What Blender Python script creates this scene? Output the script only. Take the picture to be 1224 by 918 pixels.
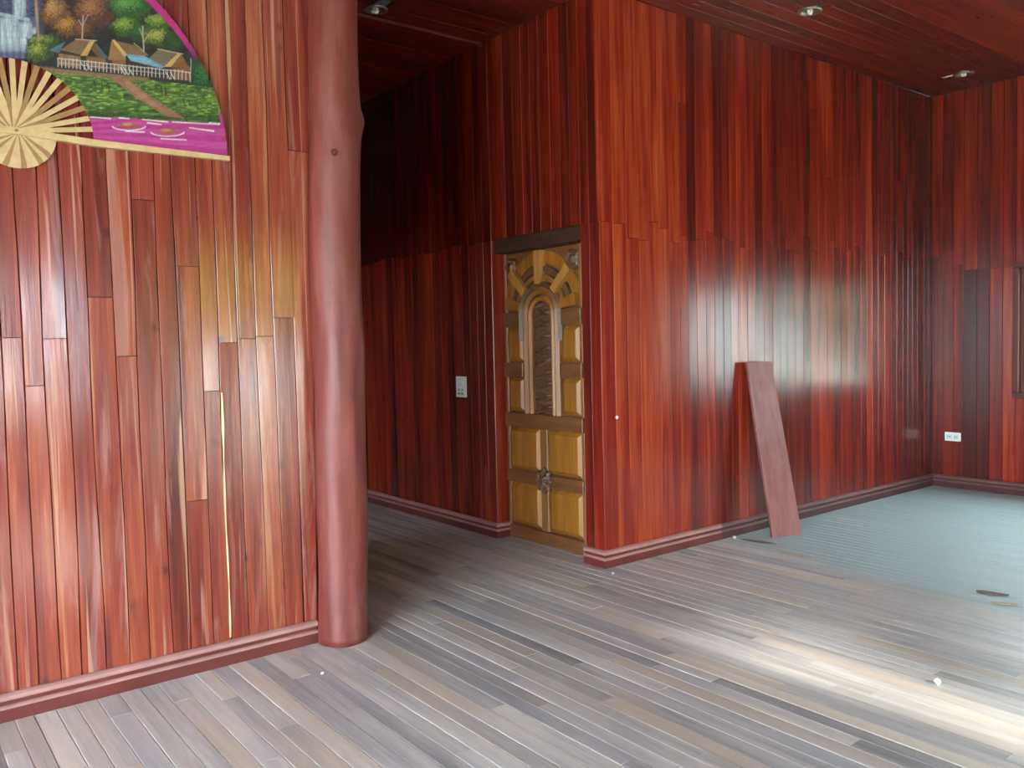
import bpy, bmesh, math, random
import numpy as np
from mathutils import Vector, Matrix

SC = bpy.context.scene
COL = SC.collection
for o in list(bpy.data.objects):
    bpy.data.objects.remove(o)
RNG = random.Random(7)

# ------------------------------------------------------------------ camera
CAM_H = 1.40
FPX = 1006.75                       # focal length in pixels of the 1224 x 918 frame
CR = Vector((0.788889, -0.614082, -0.02361))
CU = Vector((0.049562, 0.025282, 0.998451))
CF = Vector((0.612534, 0.788837, -0.05038))
cam_data = bpy.data.cameras.new('camera')
cam_data.sensor_fit = 'HORIZONTAL'
cam_data.sensor_width = 36.0
cam_data.lens = 36.0 * FPX / 1224.0
cam_data.clip_start = 0.02
cam = bpy.data.objects.new('camera', cam_data)
COL.objects.link(cam)
m = Matrix((CR, CU, -CF)).transposed().to_4x4()
m.translation = Vector((0, 0, CAM_H))
cam.matrix_world = m
SC.camera = cam

# ------------------------------------------------------------------ world, sun, exposure
world = bpy.data.worlds.new('World')
SC.world = world
world.use_nodes = True
wn = world.node_tree
bg = wn.nodes['Background']
bg.inputs['Color'].default_value = (0.80, 0.91, 1.0, 1)
bg.inputs['Strength'].default_value = 3.4

sun_data = bpy.data.lights.new('sun', 'SUN')
sun_data.energy = 1.0
sun_data.angle = math.radians(4)
sun_data.color = (1.0, 0.93, 0.82)
sun = bpy.data.objects.new('sun', sun_data)
COL.objects.link(sun)
sun.location = (3, -12, 8)
sun.rotation_euler = Vector((-0.06, 1.0, -0.52)).to_track_quat('-Z', 'Y').to_euler()

SC.view_settings.view_transform = 'Standard'
SC.view_settings.look = 'None'
SC.view_settings.gamma = 1.0
SC.view_settings.use_curve_mapping = False
SC.view_settings.exposure = 3.2

# ------------------------------------------------------------------ room dimensions (metres)
YB = 3.70        # plane of the long plank wall (left part and right part)
XC = 3.566       # plane of the passage wall with the door
XE = 7.706       # far wall with the window
ZC = 3.493       # ceiling boards
XL = -3.0        # wall behind, to the left
YF = -2.3        # front wall behind the camera
YH = 8.4         # end of the passage
PX0 = 1.90       # inner face of the passage's left side


# ------------------------------------------------------------------ mesh helpers
def finish(name, me, mat, parent=None, loc=None, smooth=False):
    o = bpy.data.objects.new(name, me)
    COL.objects.link(o)
    if mat is not None:
        me.materials.append(mat)
    if loc is not None:
        o.location = loc
    if parent is not None:
        o.parent = parent
    if smooth:
        for p in me.polygons:
            p.use_smooth = True
    return o


def tag(o, label, cat, group=None, kind=None):
    o['label'] = label
    if cat:
        o['category'] = cat
    if group:
        o['group'] = group
    if kind:
        o['kind'] = kind
    return o


def empty(name, loc):
    o = bpy.data.objects.new(name, None)
    o.empty_display_size = 0.1
    COL.objects.link(o)
    o.location = loc
    return o


class MB:
    """collects vertices and faces of one mesh"""
    def __init__(self):
        self.v = []
        self.f = []
        self.tone = []
        self.gc = []

    def box(self, x0, x1, y0, y1, z0, z1):
        b = len(self.v)
        self.v += [(x0, y0, z0), (x1, y0, z0), (x1, y1, z0), (x0, y1, z0),
                   (x0, y0, z1), (x1, y0, z1), (x1, y1, z1), (x0, y1, z1)]
        self.f += [tuple(b + i for i in q) for q in
                   ((0, 3, 2, 1), (4, 5, 6, 7), (0, 1, 5, 4), (1, 2, 6, 5), (2, 3, 7, 6), (3, 0, 4, 7))]
        return self

    def cbox(self, x0, x1, y0, y1, z0, z1, c=0.003):
        """box with chamfered edges"""
        bm = bmesh.new()
        bmesh.ops.create_cube(bm, size=1)
        for v in bm.verts:
            v.co = Vector(((x0 + x1) / 2 + v.co.x * (x1 - x0), (y0 + y1) / 2 + v.co.y * (y1 - y0),
                           (z0 + z1) / 2 + v.co.z * (z1 - z0)))
        bmesh.ops.bevel(bm, geom=list(bm.edges), offset=c, segments=1, affect='EDGES', profile=0.5)
        b = len(self.v)
        bm.verts.index_update()
        self.v += [tuple(v.co) for v in bm.verts]
        self.f += [tuple(b + v.index for v in f.verts) for f in bm.faces]
        bm.free()
        return self

    def prism(self, poly, fn, d0, d1):
        """poly of 2D points mapped by fn(a, b, depth) and given thickness from d0 to d1"""
        b = len(self.v)
        n = len(poly)
        self.v += [fn(a, c, d0) for a, c in poly] + [fn(a, c, d1) for a, c in poly]
        self.f.append(tuple(b + i for i in range(n))[::-1])
        self.f.append(tuple(b + n + i for i in range(n)))
        for i in range(n):
            j = (i + 1) % n
            self.f.append((b + i, b + j, b + n + j, b + n + i))
        return self

    def lathe(self, prof, c=(0, 0, 0), seg=32, wob=None):
        """prof: list of (r, z); spun about z through c"""
        b = len(self.v)
        for k, (r, z) in enumerate(prof):
            for i in range(seg):
                a = 2 * math.pi * i / seg
                rr = r if wob is None else wob(r, a, z)
                self.v.append((c[0] + rr * math.cos(a), c[1] + rr * math.sin(a), c[2] + z))
        for k in range(len(prof) - 1):
            for i in range(seg):
                j = (i + 1) % seg
                self.f.append((b + k * seg + i, b + k * seg + j, b + (k + 1) * seg + j, b + (k + 1) * seg + i))
        self.f.append(tuple(b + i for i in range(seg))[::-1])
        self.f.append(tuple(b + (len(prof) - 1) * seg + i for i in range(seg)))
        return self

    def build(self, name, mat, parent=None, origin=None, smooth=False, base=None):
        """origin: world point of the object's origin (vertices are given in world or parent space)"""
        me = bpy.data.meshes.new(name)
        vs = self.v
        if origin is not None:
            vs = [(x - origin[0], y - origin[1], z - origin[2]) for x, y, z in vs]
        me.from_pydata(vs, [], self.f)
        if self.tone:
            a = me.attributes.new('tone', 'FLOAT', 'POINT')
            a.data.foreach_set('value', self.tone)
            g = me.attributes.new('gc', 'FLOAT_VECTOR', 'POINT')
            g.data.foreach_set('vector', [c for v in self.gc for c in v])
        bm = bmesh.new()
        bm.from_mesh(me)
        bmesh.ops.recalc_face_normals(bm, faces=list(bm.faces))
        bm.to_mesh(me)
        bm.free()
        me.update()
        loc = origin
        if parent is not None and origin is not None:
            loc = Vector(origin) - parent.location
        return finish(name, me, mat, parent, loc, smooth)


# ------------------------------------------------------------------ node material helpers
class NT:
    def __init__(self, name):
        self.m = bpy.data.materials.new(name)
        self.m.use_nodes = True
        self.t = self.m.node_tree
        self.b = self.t.nodes['Principled BSDF']
        self.out = self.t.nodes['Material Output']

    def n(self, kind, **kw):
        nd = self.t.nodes.new(kind)
        for k, v in kw.items():
            setattr(nd, k, v)
        return nd

    def l(self, a, b):
        self.t.links.new(a, b)

    def attr(self, name):
        return self.n('ShaderNodeAttribute', attribute_name=name)

    def val(self, op, a, b=None, c=None, clamp=False):
        nd = self.n('ShaderNodeMath', operation=op)
        nd.use_clamp = clamp
        for i, x in enumerate((a, b, c)):
            if x is None:
                continue
            if isinstance(x, (int, float)):
                nd.inputs[i].default_value = x
            else:
                self.l(x, nd.inputs[i])
        return nd.outputs[0]

    def vmul(self, v, s):
        nd = self.n('ShaderNodeVectorMath', operation='MULTIPLY')
        self.l(v, nd.inputs[0])
        nd.inputs[1].default_value = s
        return nd.outputs[0]

    def noise(self, vec, scale=1.0, detail=4.0, rough=0.55, dist=0.0):
        nd = self.n('ShaderNodeTexNoise')
        nd.inputs['Scale'].default_value = scale
        nd.inputs['Detail'].default_value = detail
        nd.inputs['Roughness'].default_value = rough
        nd.inputs['Distortion'].default_value = dist
        if vec is not None:
            self.l(vec, nd.inputs['Vector'])
        return nd.outputs['Fac']

    def ramp(self, fac, stops, interp='LINEAR'):
        nd = self.n('ShaderNodeValToRGB')
        cr = nd.color_ramp
        cr.interpolation = interp
        while len(cr.elements) < len(stops):
            cr.elements.new(0.5)
        for e, (p, c) in zip(cr.elements, stops):
            e.position = p
            e.color = (c[0], c[1], c[2], 1) if not isinstance(c, (int, float)) else (c, c, c, 1)
        self.l(fac, nd.inputs[0])
        return nd.outputs[0]

    def mix(self, fac, a, b, blend='MIX'):
        nd = self.n('ShaderNodeMix', data_type='RGBA', blend_type=blend)
        for s, x in (('Factor', fac), ('A', a), ('B', b)):
            sk = [i for i in nd.inputs if i.name == s and (i.type == 'RGBA' if s != 'Factor' else i.type == 'VALUE')][0]
            if isinstance(x, (int, float)):
                sk.default_value = x
            elif isinstance(x, tuple):
                sk.default_value = (x[0], x[1], x[2], 1)
            else:
                self.l(x, sk)
        return [o for o in nd.outputs if o.type == 'RGBA'][0]

    def bump(self, h, strength=0.3, dist=0.002):
        nd = self.n('ShaderNodeBump')
        nd.inputs['Strength'].default_value = strength
        nd.inputs['Distance'].default_value = dist
        self.l(h, nd.inputs['Height'])
        self.l(nd.outputs[0], self.b.inputs['Normal'])

    def set(self, **kw):
        for k, v in kw.items():
            s = self.b.inputs[k.replace('_', ' ')]
            if isinstance(v, (int, float)):
                s.default_value = v
            elif isinstance(v, tuple):
                s.default_value = (v[0], v[1], v[2], 1)
            else:
                self.l(v, s)
        return self.m


def plank_material(name, stops, rough=(0.22, 0.42), wear=None, grain=0.5, knots=True, bump=0.35, contrast=0.32, spec=0.5, streaks=False, knot_at=0.56, knot_scale=(9.0, 2.6, 1)):
    """varnished planks: 'tone' picks the stain of each plank, with some shade painted in, 'gc' runs across (x) and along (y) the plank"""
    t = NT(name)
    tone = t.attr('tone').outputs['Fac']
    gc = t.attr('gc').outputs['Vector']
    streak = t.noise(t.vmul(gc, (38, 1.3, 1)), 1.0, 4, 0.6, 0.35)
    broad = t.noise(t.vmul(gc, (9, 0.55, 1)), 1.0, 3, 0.5, 0.6)
    fine = t.noise(t.vmul(gc, (260, 7, 1)), 1.0, 2, 0.5)
    f = t.val('ADD', tone, t.val('MULTIPLY', t.val('SUBTRACT', streak, 0.5), contrast * 1.5))
    f = t.val('ADD', f, t.val('MULTIPLY', t.val('SUBTRACT', broad, 0.5), contrast * 1.8))
    f = t.val('ADD', f, t.val('MULTIPLY', t.val('SUBTRACT', fine, 0.5), contrast * grain), clamp=True)
    col = t.ramp(f, stops)
    if knots:
        vor = t.n('ShaderNodeTexVoronoi')
        vor.inputs['Scale'].default_value = 1.0
        t.l(t.vmul(gc, knot_scale), vor.inputs['Vector'])
        k = t.ramp(vor.outputs['Distance'], [(0.0, 1.0), (0.07, 0.9), (0.12, 0.25), (0.2, 0.0)])
        sel = t.ramp(t.noise(t.vmul(gc, (4, 1.1, 3)), 1.0, 1), [(knot_at, 0.0), (knot_at + 0.06, 1.0)])
        kf = t.n('ShaderNodeMath', operation='MULTIPLY')
        t.l(k, kf.inputs[0])
        t.l(sel, kf.inputs[1])
        col = t.mix(t.val('MULTIPLY', kf.outputs[0], 0.75), col, (0.045, 0.012, 0.01))
    if streaks:
        # heartwood flames and pale sapwood edges that wander along the plank
        fl = t.noise(t.vmul(gc, (24, 0.75, 1.7)), 1.0, 3, 0.5, 1.2)
        col = t.mix(t.ramp(fl, [(0.58, 0.0), (0.66, 0.6)]), col, (0.10, 0.024, 0.022))
        sp = t.noise(t.vmul(gc, (30, 0.6, 2.3)), 1.0, 2, 0.5, 0.8)
        col = t.mix(t.ramp(sp, [(0.64, 0.0), (0.70, 0.7)]), col, (0.46, 0.25, 0.16))
    if wear:
        wn_ = t.noise(t.vmul(gc, (14, 1.0, 1)), 1.0, 5, 0.65, 0.8)
        wf = t.ramp(wn_, [(wear[0], 0.0), (wear[0] + 0.12, wear[1])])
        col = t.mix(wf, col, wear[2])
    r = t.ramp(t.noise(t.vmul(gc, (20, 2.2, 1)), 1.0, 4, 0.6), [(0.3, rough[0]), (0.75, rough[1])])
    t.bump(t.val('ADD', t.val('MULTIPLY', streak, 0.7), t.val('MULTIPLY', fine, 0.3)), bump, 0.0015)
    return t.set(Base_Color=col, Roughness=r, Specular_IOR_Level=spec)


RED = [(0.0, (0.040, 0.007, 0.006)), (0.30, (0.088, 0.0090, 0.0065)), (0.58, (0.225, 0.0190, 0.0090)),
       (0.80, (0.365, 0.055, 0.0150)), (1.0, (0.48, 0.115, 0.034))]
WARM = [(0.0, (0.050, 0.011, 0.010)), (0.26, (0.105, 0.016, 0.012)), (0.52, (0.200, 0.030, 0.018)),
        (0.76, (0.285, 0.062, 0.028)), (1.0, (0.40, 0.17, 0.080))]
M = {}
M['wall'] = plank_material('varnished_red_planks', RED, (0.19, 0.262), bump=0.08, spec=0.5, contrast=0.44)
M['wall_warm'] = plank_material('varnished_warm_planks', WARM, (0.12, 0.265), wear=(0.56, 0.5, (0.33, 0.17, 0.15)), contrast=0.55, bump=0.35, streaks=True, knot_at=0.43, knot_scale=(7.5, 4.6, 1), spec=0.6)
M['ceiling'] = plank_material('varnished_ceiling_planks', RED, (0.26, 0.45), knots=False)


def floor_material():
    t = NT('weathered_floor_planks')
    tone = t.attr('tone').outputs['Fac']
    gc = t.attr('gc').outputs['Vector']
    streak = t.noise(t.vmul(gc, (42, 1.6, 1)), 1.0, 4, 0.6, 0.3)
    broad = t.noise(t.vmul(gc, (7, 0.8, 1)), 1.0, 4, 0.55, 0.5)
    fine = t.noise(t.vmul(gc, (190, 9, 1)), 1.0, 2, 0.6)
    f = t.val('ADD', tone, t.val('MULTIPLY', t.val('SUBTRACT', streak, 0.5), 0.75))
    f = t.val('ADD', f, t.val('MULTIPLY', t.val('SUBTRACT', fine, 0.5), 0.35))
    f = t.val('ADD', f, t.val('MULTIPLY', t.val('SUBTRACT', broad, 0.5), 1.2), clamp=True)
    col = t.ramp(f, [(0.0, (0.18, 0.182, 0.19)), (0.3, (0.34, 0.342, 0.345)), (0.55, (0.475, 0.475, 0.468)),
                     (0.78, (0.60, 0.585, 0.56)), (1.0, (0.72, 0.68, 0.59))])
    hue = t.noise(t.vmul(gc, (3.5, 0.5, 0.9)), 1.0, 2, 0.5)
    col = t.mix(t.ramp(hue, [(0.52, 0.0), (0.66, 0.55)]), col, (0.54, 0.45, 0.34))
    col = t.mix(t.ramp(hue, [(0.34, 0.45), (0.46, 0.0)]), col, (0.32, 0.36, 0.43))
    # a film of grey-green dust lies over the planks of the far corner, with a ragged edge
    geo = t.n('ShaderNodeNewGeometry')
    sep = t.n('ShaderNodeSeparateXYZ')
    t.l(geo.outputs['Position'], sep.inputs[0])
    edge = t.val('ADD', sep.outputs['X'], t.val('MULTIPLY', sep.outputs['Y'], -0.11))
    wob = t.noise(t.vmul(geo.outputs['Position'], (3.0, 1.0, 1)), 1.0, 5, 0.6)
    e2 = t.val('ADD', edge, t.val('MULTIPLY', t.val('SUBTRACT', wob, 0.5), 0.30))
    mask = t.ramp(e2, [(0.0, 0.0), (1.0, 1.0)])
    mr = t.n('ShaderNodeMapRange')
    mr.inputs['From Min'].default_value = 4.14
    mr.inputs['From Max'].default_value = 4.36
    mr.inputs['To Min'].default_value = 0.0
    mr.inputs['To Max'].default_value = 1.0
    t.l(e2, mr.inputs['Value'])
    film = t.ramp(t.noise(t.vmul(geo.outputs['Position'], (2.2, 1.2, 1)), 1.0, 5, 0.6), [(0.25, 0.78), (0.6, 0.96)])
    mk = t.val('MULTIPLY', mr.outputs[0], film)
    col = t.mix(mk, col, (0.35, 0.45, 0.455))
    rough = t.ramp(t.noise(t.vmul(gc, (16, 2.0, 1)), 1.0, 4), [(0.3, 0.34), (0.75, 0.58)])
    rr = t.mix(mk, rough, (0.62, 0.62, 0.62))
    t.bump(streak, 0.35, 0.0015)
    return t.set(Base_Color=col, Roughness=rr)


M['floor'] = floor_material()


def plain(name, col, rough=0.5, metal=0.0, noise=0.0, scale=8.0, bump=0.0):
    t = NT(name)
    tc = t.n('ShaderNodeTexCoord').outputs['Object']
    fac = t.noise(tc, scale, 4)
    dark = tuple(c * (1 - noise) for c in col)
    lite = tuple(min(1, c * (1 + noise)) for c in col)
    c = t.ramp(fac, [(0.3, dark), (0.7, lite)])
    if bump:
        t.bump(fac, bump, 0.003)
    return t.set(Base_Color=c, Roughness=rough, Metallic=metal)


def wood(name, col, rough=0.38, var=0.35, along=(30, 30, 2.2)):
    t = NT(name)
    tc = t.n('ShaderNodeTexCoord').outputs['Object']
    g = t.noise(t.vmul(tc, along), 1.0, 5, 0.6, 0.5)
    c = t.ramp(g, [(0.28, tuple(k * (1 - var) for k in col)), (0.72, tuple(min(1, k * (1 + var)) for k in col))])
    t.bump(g, 0.3, 0.001)
    return t.set(Base_Color=c, Roughness=rough)


M['backing'] = plain('dark_gap_wood', (0.035, 0.012, 0.009), 0.8, noise=0.2)
M['base'] = plain('baseboard_paint', (0.12, 0.022, 0.018), 0.42, noise=0.25, scale=5, bump=0.1)
M['base_cap'] = plain('baseboard_cap', (0.38, 0.20, 0.18), 0.55, noise=0.2, scale=6)
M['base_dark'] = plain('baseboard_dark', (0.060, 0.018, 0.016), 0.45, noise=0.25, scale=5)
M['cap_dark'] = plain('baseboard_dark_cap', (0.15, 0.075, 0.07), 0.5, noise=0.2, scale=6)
M['pale'] = wood('pale_grain', (0.75, 0.55, 0.30), 0.6, 0.2)
M['plaster'] = plain('weathered_grey_boards', (0.40, 0.39, 0.37), 0.7, noise=0.2, scale=3)
M['white_plastic'] = plain('white_plastic', (0.80, 0.86, 0.80), 0.35, noise=0.02)
M['module_plastic'] = plain('pale_green_plastic', (0.62, 0.74, 0.68), 0.35, noise=0.03)
M['slot'] = plain('dark_slot', (0.03, 0.03, 0.03), 0.6)
M['chrome'] = plain('brushed_chrome', (0.62, 0.60, 0.57), 0.30, metal=1.0, noise=0.06)
M['ring'] = plain('dull_chrome_ring', (0.46, 0.40, 0.36), 0.35, metal=0.9, noise=0.1)
M['bulb'] = plain('white_bulb', (0.86, 0.86, 0.82), 0.3, noise=0.02)
M['chip'] = plain('white_chip', (0.80, 0.78, 0.74), 0.6, noise=0.1, scale=40)


# ------------------------------------------------------------------ planks
def frame_px(P):
    d = Vector(P) - Vector((0, 0, CAM_H))
    w = d.dot(CF)
    if w < 0.05:
        return None
    return (612 + FPX * d.dot(CR) / w, 459 - FPX * d.dot(CU) / w)


def shown_area(quad):
    """rough size of a plank as the photograph shows it, used to choose which planks are objects of their own"""
    ps = [frame_px(q) for q in quad]
    if any(p is None for p in ps):
        return 0.0
    ps = [(min(max(x, 0), 1224), min(max(y, 0), 918)) for x, y in ps]
    a = 0
    for i in range(4):
        x0, y0 = ps[i]
        x1, y1 = ps[(i + 1) % 4]
        a += x0 * y1 - x1 * y0
    return abs(a) / 2


class Planks:
    """A surface of planks. fn(s, t, d) -> world point; s across the planks, t along them, d out of the surface."""
    def __init__(self, parent, mat, fn, gap=0.0022, thick=0.02, wave=0.0015, uneven=0.0012, seed=1):
        self.parent, self.mat, self.fn = parent, mat, fn
        self.gap, self.thick, self.wave, self.uneven = gap, thick, wave, uneven
        self.r = random.Random(seed)
        self.items = []
        self.ph = {}
        self.slant = None

    def seam(self, s, t):
        if self.slant and abs(s - self.slant[0]) < 1e-6:
            return s + self.slant[1] * t
        k = round(s, 4)
        if k not in self.ph:
            self.ph[k] = [self.r.uniform(0, 6.28) for _ in range(2)] + [self.r.uniform(0.6, 1.3) * self.wave]
        a, b, w = self.ph[k]
        return s + w * (math.sin(2.1 * t + a) + 0.6 * math.sin(5.3 * t + b))

    def add(self, s0, s1, t0, t1, tone, straight0=False, straight1=False):
        self.items.append((s0, s1, t0, t1, tone, straight0, straight1))

    def column(self, s0, s1, t0, t1, joints, tones, **kw):
        ts = [t0] + sorted(j for j in joints if t0 + 0.05 < j < t1 - 0.05) + [t1]
        for i in range(len(ts) - 1):
            self.add(s0, s1, ts[i], ts[i + 1], tones[i % len(tones)], **kw)

    def mesh(self, mb, it):
        s0, s1, t0, t1, tone, st0, st1 = it
        n = max(2, min(7, int((t1 - t0) / 0.35) + 1))
        g, c = self.gap / 2, 0.0016
        off = self.r.uniform(-self.uneven, self.uneven)
        z = self.r.uniform(0, 900)
        tilt = self.r.uniform(-1, 1) * self.uneven * 0.7
        b = len(mb.v)
        ta, tb = t0 + g, t1 - g
        for j in range(n + 1):
            t = ta + (tb - ta) * j / n
            a = (s0 if st0 else self.seam(s0, t)) + g
            e = (s1 if st1 else self.seam(s1, t)) - g
            te = t
            prof = [(a, -self.thick), (a, off - c - tilt), (a + c, off - tilt), (e - c, off + tilt), (e, off - c + tilt), (e, -self.thick)]
            for s, d in prof:
                mb.v.append(tuple(self.fn(s, te, d)))
                mb.tone.append(tone)
                mb.gc.append((s - s0 + z * 0.37, t, z))
        for j in range(n):
            for i in range(5):
                p = b + j * 6 + i
                mb.f.append((p, p + 1, p + 7, p + 6))
        mb.f.append(tuple(b + i for i in range(6)))
        mb.f.append(tuple(b + n * 6 + i for i in range(6))[::-1])

    def build(self, most=300, name='plank', stuff='planks_beyond'):
        its = self.items
        area = [shown_area([self.fn(i[0], i[2], 0), self.fn(i[1], i[2], 0), self.fn(i[1], i[3], 0), self.fn(i[0], i[3], 0)]) for i in its]
        order = sorted(range(len(its)), key=lambda k: -area[k])
        own = set(order[:most])
        rest = MB()
        for k, it in enumerate(its):
            if k in own:
                mb = MB()
                self.mesh(mb, it)
                o = self.fn((it[0] + it[1]) / 2, it[2], 0)
                mb.build(name, self.mat, self.parent, tuple(o))
            else:
                self.mesh(rest, it)
        if rest.v:
            o = rest.build(stuff, self.mat, self.parent, tuple(self.parent.location))
            o['kind'] = 'stuff'


def structure(name, boxes, mat, label, cat, base=None):
    mb = MB()
    for b in boxes:
        mb.box(*b)
    xs = [b[0] for b in boxes]
    org = base or (boxes[0][0], boxes[0][2], boxes[0][4])
    o = mb.build(name, mat, None, org)
    tag(o, label, cat, kind='structure')
    return o


# ================================================================== the shell
floor = structure('floor', [(XL - 0.3, XE + 0.3, YF - 0.3, YB + 0.1, -0.22, -0.021), (-3.4, 3.9, YB + 0.1, YH + 0.2, -0.22, -0.021)],
                  M['backing'], 'weathered grey-brown plank floor, dusty grey-green in the far corner', 'floor')
wall_left = structure('wall_left', [(XL - 0.2, 1.655, YB + 0.021, YB + 0.14, -0.02, ZC + 0.02)],
                      M['backing'], 'worn pinkish-red plank wall behind the painted fan', 'wall')
wall_back = structure('wall_back', [(XC + 0.122, XE + 0.2, YB + 0.021, YB + 0.16, -0.02, ZC + 0.02),
                                    (XC + 0.021, XC + 0.122, YB + 0.021, YB + 0.165, -0.02, ZC + 0.02)],
                      M['backing'], 'glossy dark red plank wall behind the leaning board', 'wall')
wall_hall = structure('wall_hall', [(XC + 0.021, XC + 0.16, 4.797, YH, -0.02, ZC + 0.02),
                                    (XC + 0.021, XC + 0.16, YB + 0.165, 4.797, 2.112, ZC + 0.02),
                                    (XC + 0.15, XC + 0.30, YB + 0.165, 4.797, -0.02, 2.112)],
                      M['backing'], 'red plank wall of the passage, with the carved door in it', 'wall')
wall_right = structure('wall_right', [(XE + 0.021, XE + 0.16, 3.02, YB + 0.16, -0.02, ZC + 0.02),
                                      (XE + 0.021, XE + 0.16, YF - 0.16, 0.84, -0.02, ZC + 0.02),
                                      (XE + 0.021, XE + 0.16, 0.84, 3.02, -0.02, 0.82),
                                      (XE + 0.021, XE + 0.16, 0.84, 3.02, 1.96, ZC + 0.02)],
                       M['backing'], 'dark red plank wall with the window at the right edge', 'wall')
ceiling = structure('ceiling', [(XL - 0.2, XE + 0.2, YF - 0.2, YH + 0.2, ZC + 0.16, ZC + 0.26)],
                    M['backing'], 'dark red plank ceiling with recessed lamps', 'ceiling')
# walls that stand behind the camera or out of sight, with the openings that let the daylight in
wall_front = structure('wall_front', [(XL - 0.2, 0.85, YF - 0.14, YF, -0.02, ZC + 0.16), (0.85, 1.35, YF - 0.14, YF, 2.2, ZC + 0.16),
                                      (0.85, 1.35, YF - 0.14, YF, -0.02, 0.85),
                                      (1.35, 3.2, YF - 0.14, YF, -0.02, ZC + 0.16), (3.2, 4.35, YF - 0.14, YF, 2.55, ZC + 0.16),
                                      (4.35, XE + 0.2, YF - 0.14, YF, -0.02, ZC + 0.16)],
                       M['plaster'], 'weathered grey front wall behind the camera, open to the garden', 'wall')
wall_side = structure('wall_side', [(XL - 0.14, XL, YF, -2.0, -0.02, ZC + 0.16), (XL - 0.14, XL, -2.0, 2.3, 2.35, ZC + 0.16),
                                    (XL - 0.14, XL, 2.3, YB, -0.02, ZC + 0.16)],
                      M['plaster'], 'weathered grey side wall behind the camera, open to the garden', 'wall')
wall_passage = structure('wall_passage', [(PX0 - 0.10, PX0, YB + 0.14, 5.5, -0.02, ZC + 0.02), (PX0 - 0.10, PX0, 5.5, YH, 2.12, ZC + 0.16),
                                          (-3.3, XC + 0.3, YH, YH + 0.14, -0.02, ZC + 0.16),
                                          (-3.3, PX0 - 0.1, YB + 0.14, YB + 0.20, -0.02, ZC + 0.16),
                                          (-3.44, -3.3, YB + 0.14, 5.7, -0.02, ZC + 0.16), (-3.44, -3.3, 6.9, YH + 0.14, -0.02, ZC + 0.16),
                                          (-3.44, -3.3, 5.7, 6.9, -0.02, 0.75), (-3.44, -3.3, 5.7, 6.9, 2.05, ZC + 0.16)],
                         plain('dark_red_boards', (0.11, 0.018, 0.013), 0.6, noise=0.25, scale=3), 'dark red wooden walls of the room beside the passage', 'wall')
structure('garden_ground', [(-40, 45, -45, 45, -0.9, -0.42)], plain('garden_soil', (0.50, 0.48, 0.38), 0.9, noise=0.2, scale=0.8),
          'sunlit garden ground outside the house', 'ground')


# ------------------------------------------------------------------ wall planks
def fnY(s, t, d):   # wall facing -Y: s = x, t = z
    return Vector((s, YB - d, t))


def fnX(s, t, d):   # wall facing -X at XC: s = y, t = z
    return Vector((XC - d, s, t))


def fnE(s, t, d):   # far wall facing -X
    return Vector((XE - d, s, t))


# left wall: seams and end joints as they stand in the place
PL = Planks(wall_left, M['wall_warm'], fnY, gap=0.003, wave=0.0035, uneven=0.0022, seed=11)
seamsL = [0.432, 0.502, 0.578, 0.657, 0.741, 0.834, 0.917, 1.009, 1.084, 1.182, 1.256, 1.339, 1.426, 1.508, 1.605]
s = 0.432
while s > -1.3:
    s -= PL.r.uniform(0.07, 0.095)
    seamsL.insert(0, s)
known = {0.432: ([1.459], (0.59, 0.50)), 0.502: ([1.272], (0.60, 0.56)), 0.578: ([1.453], (0.62, 0.53)), 0.657: ([2.75], (0.53, 0.48)),
         0.741: ([1.617], (0.67, 0.48)), 0.834: ([1.377], (0.64, 0.66)), 0.917: ([2.02], (0.52, 0.56)), 1.009: ([2.6], (0.43, 0.52)),
         1.084: ([0.745, 1.753], (0.50, 0.58, 0.49)), 1.182: ([1.215], (0.56, 0.65)), 1.256: ([1.424], (0.59, 0.60)),
         1.339: ([1.441], (0.66, 0.59)), 1.426: ([1.45], (0.68, 0.67)), 1.508: ([1.533], (0.59, 0.62)), 1.605: ([2.3], (0.62, 0.54))}
for i in range(len(seamsL) - 1):
    a, b = seamsL[i], seamsL[i + 1]
    if a in known:
        j, tn = known[a]
    else:
        j, tn = [PL.r.uniform(0.7, 2.6)], (PL.r.uniform(0.45, 0.66), PL.r.uniform(0.45, 0.66))
    PL.column(a, b, 0.0, ZC - 0.003, j, tn)
PL.build()
# the fan wall's last plank, scribed to the leaning post, as a separate object
end_plank = empty('end_plank', (1.605, YB, 0))
tag(end_plank, 'narrow last plank of the fan wall, scribed to the log post', 'trim', kind='structure')
PS = Planks(end_plank, M['wall_warm'], fnY, gap=0.003, wave=0.0, uneven=0.001, seed=12)
PS.slant = (1.668, 0.021)
PS.column(1.605, 1.668, 0.0, ZC - 0.003, [2.3], (0.62, 0.54), straight0=True)
PS.build()

# right part of the long wall
PB = Planks(wall_back, M['wall'], fnY, wave=0.0022, uneven=0.0012, seed=23)
seams = [XC]
while seams[-1] < XE - 0.13:
    seams.append(seams[-1] + PB.r.uniform(0.078, 0.118))
seams.append(XE)
for i in range(len(seams) - 1):
    a, b = seams[i], seams[i + 1]
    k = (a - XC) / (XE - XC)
    mid = 0.66 - 0.25 * min(1, k * 2.0)  # tone drops away from the door corner: light falloff painted into the planks
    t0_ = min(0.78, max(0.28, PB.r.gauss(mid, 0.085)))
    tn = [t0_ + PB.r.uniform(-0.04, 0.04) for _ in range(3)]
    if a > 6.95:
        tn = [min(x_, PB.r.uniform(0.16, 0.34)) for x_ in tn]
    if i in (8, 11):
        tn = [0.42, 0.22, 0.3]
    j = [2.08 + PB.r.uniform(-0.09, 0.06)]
    if PB.r.random() < 0.3:
        j.append(PB.r.uniform(2.6, 3.2))
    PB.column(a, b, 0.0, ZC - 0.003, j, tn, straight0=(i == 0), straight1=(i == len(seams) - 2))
PB.build()

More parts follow.
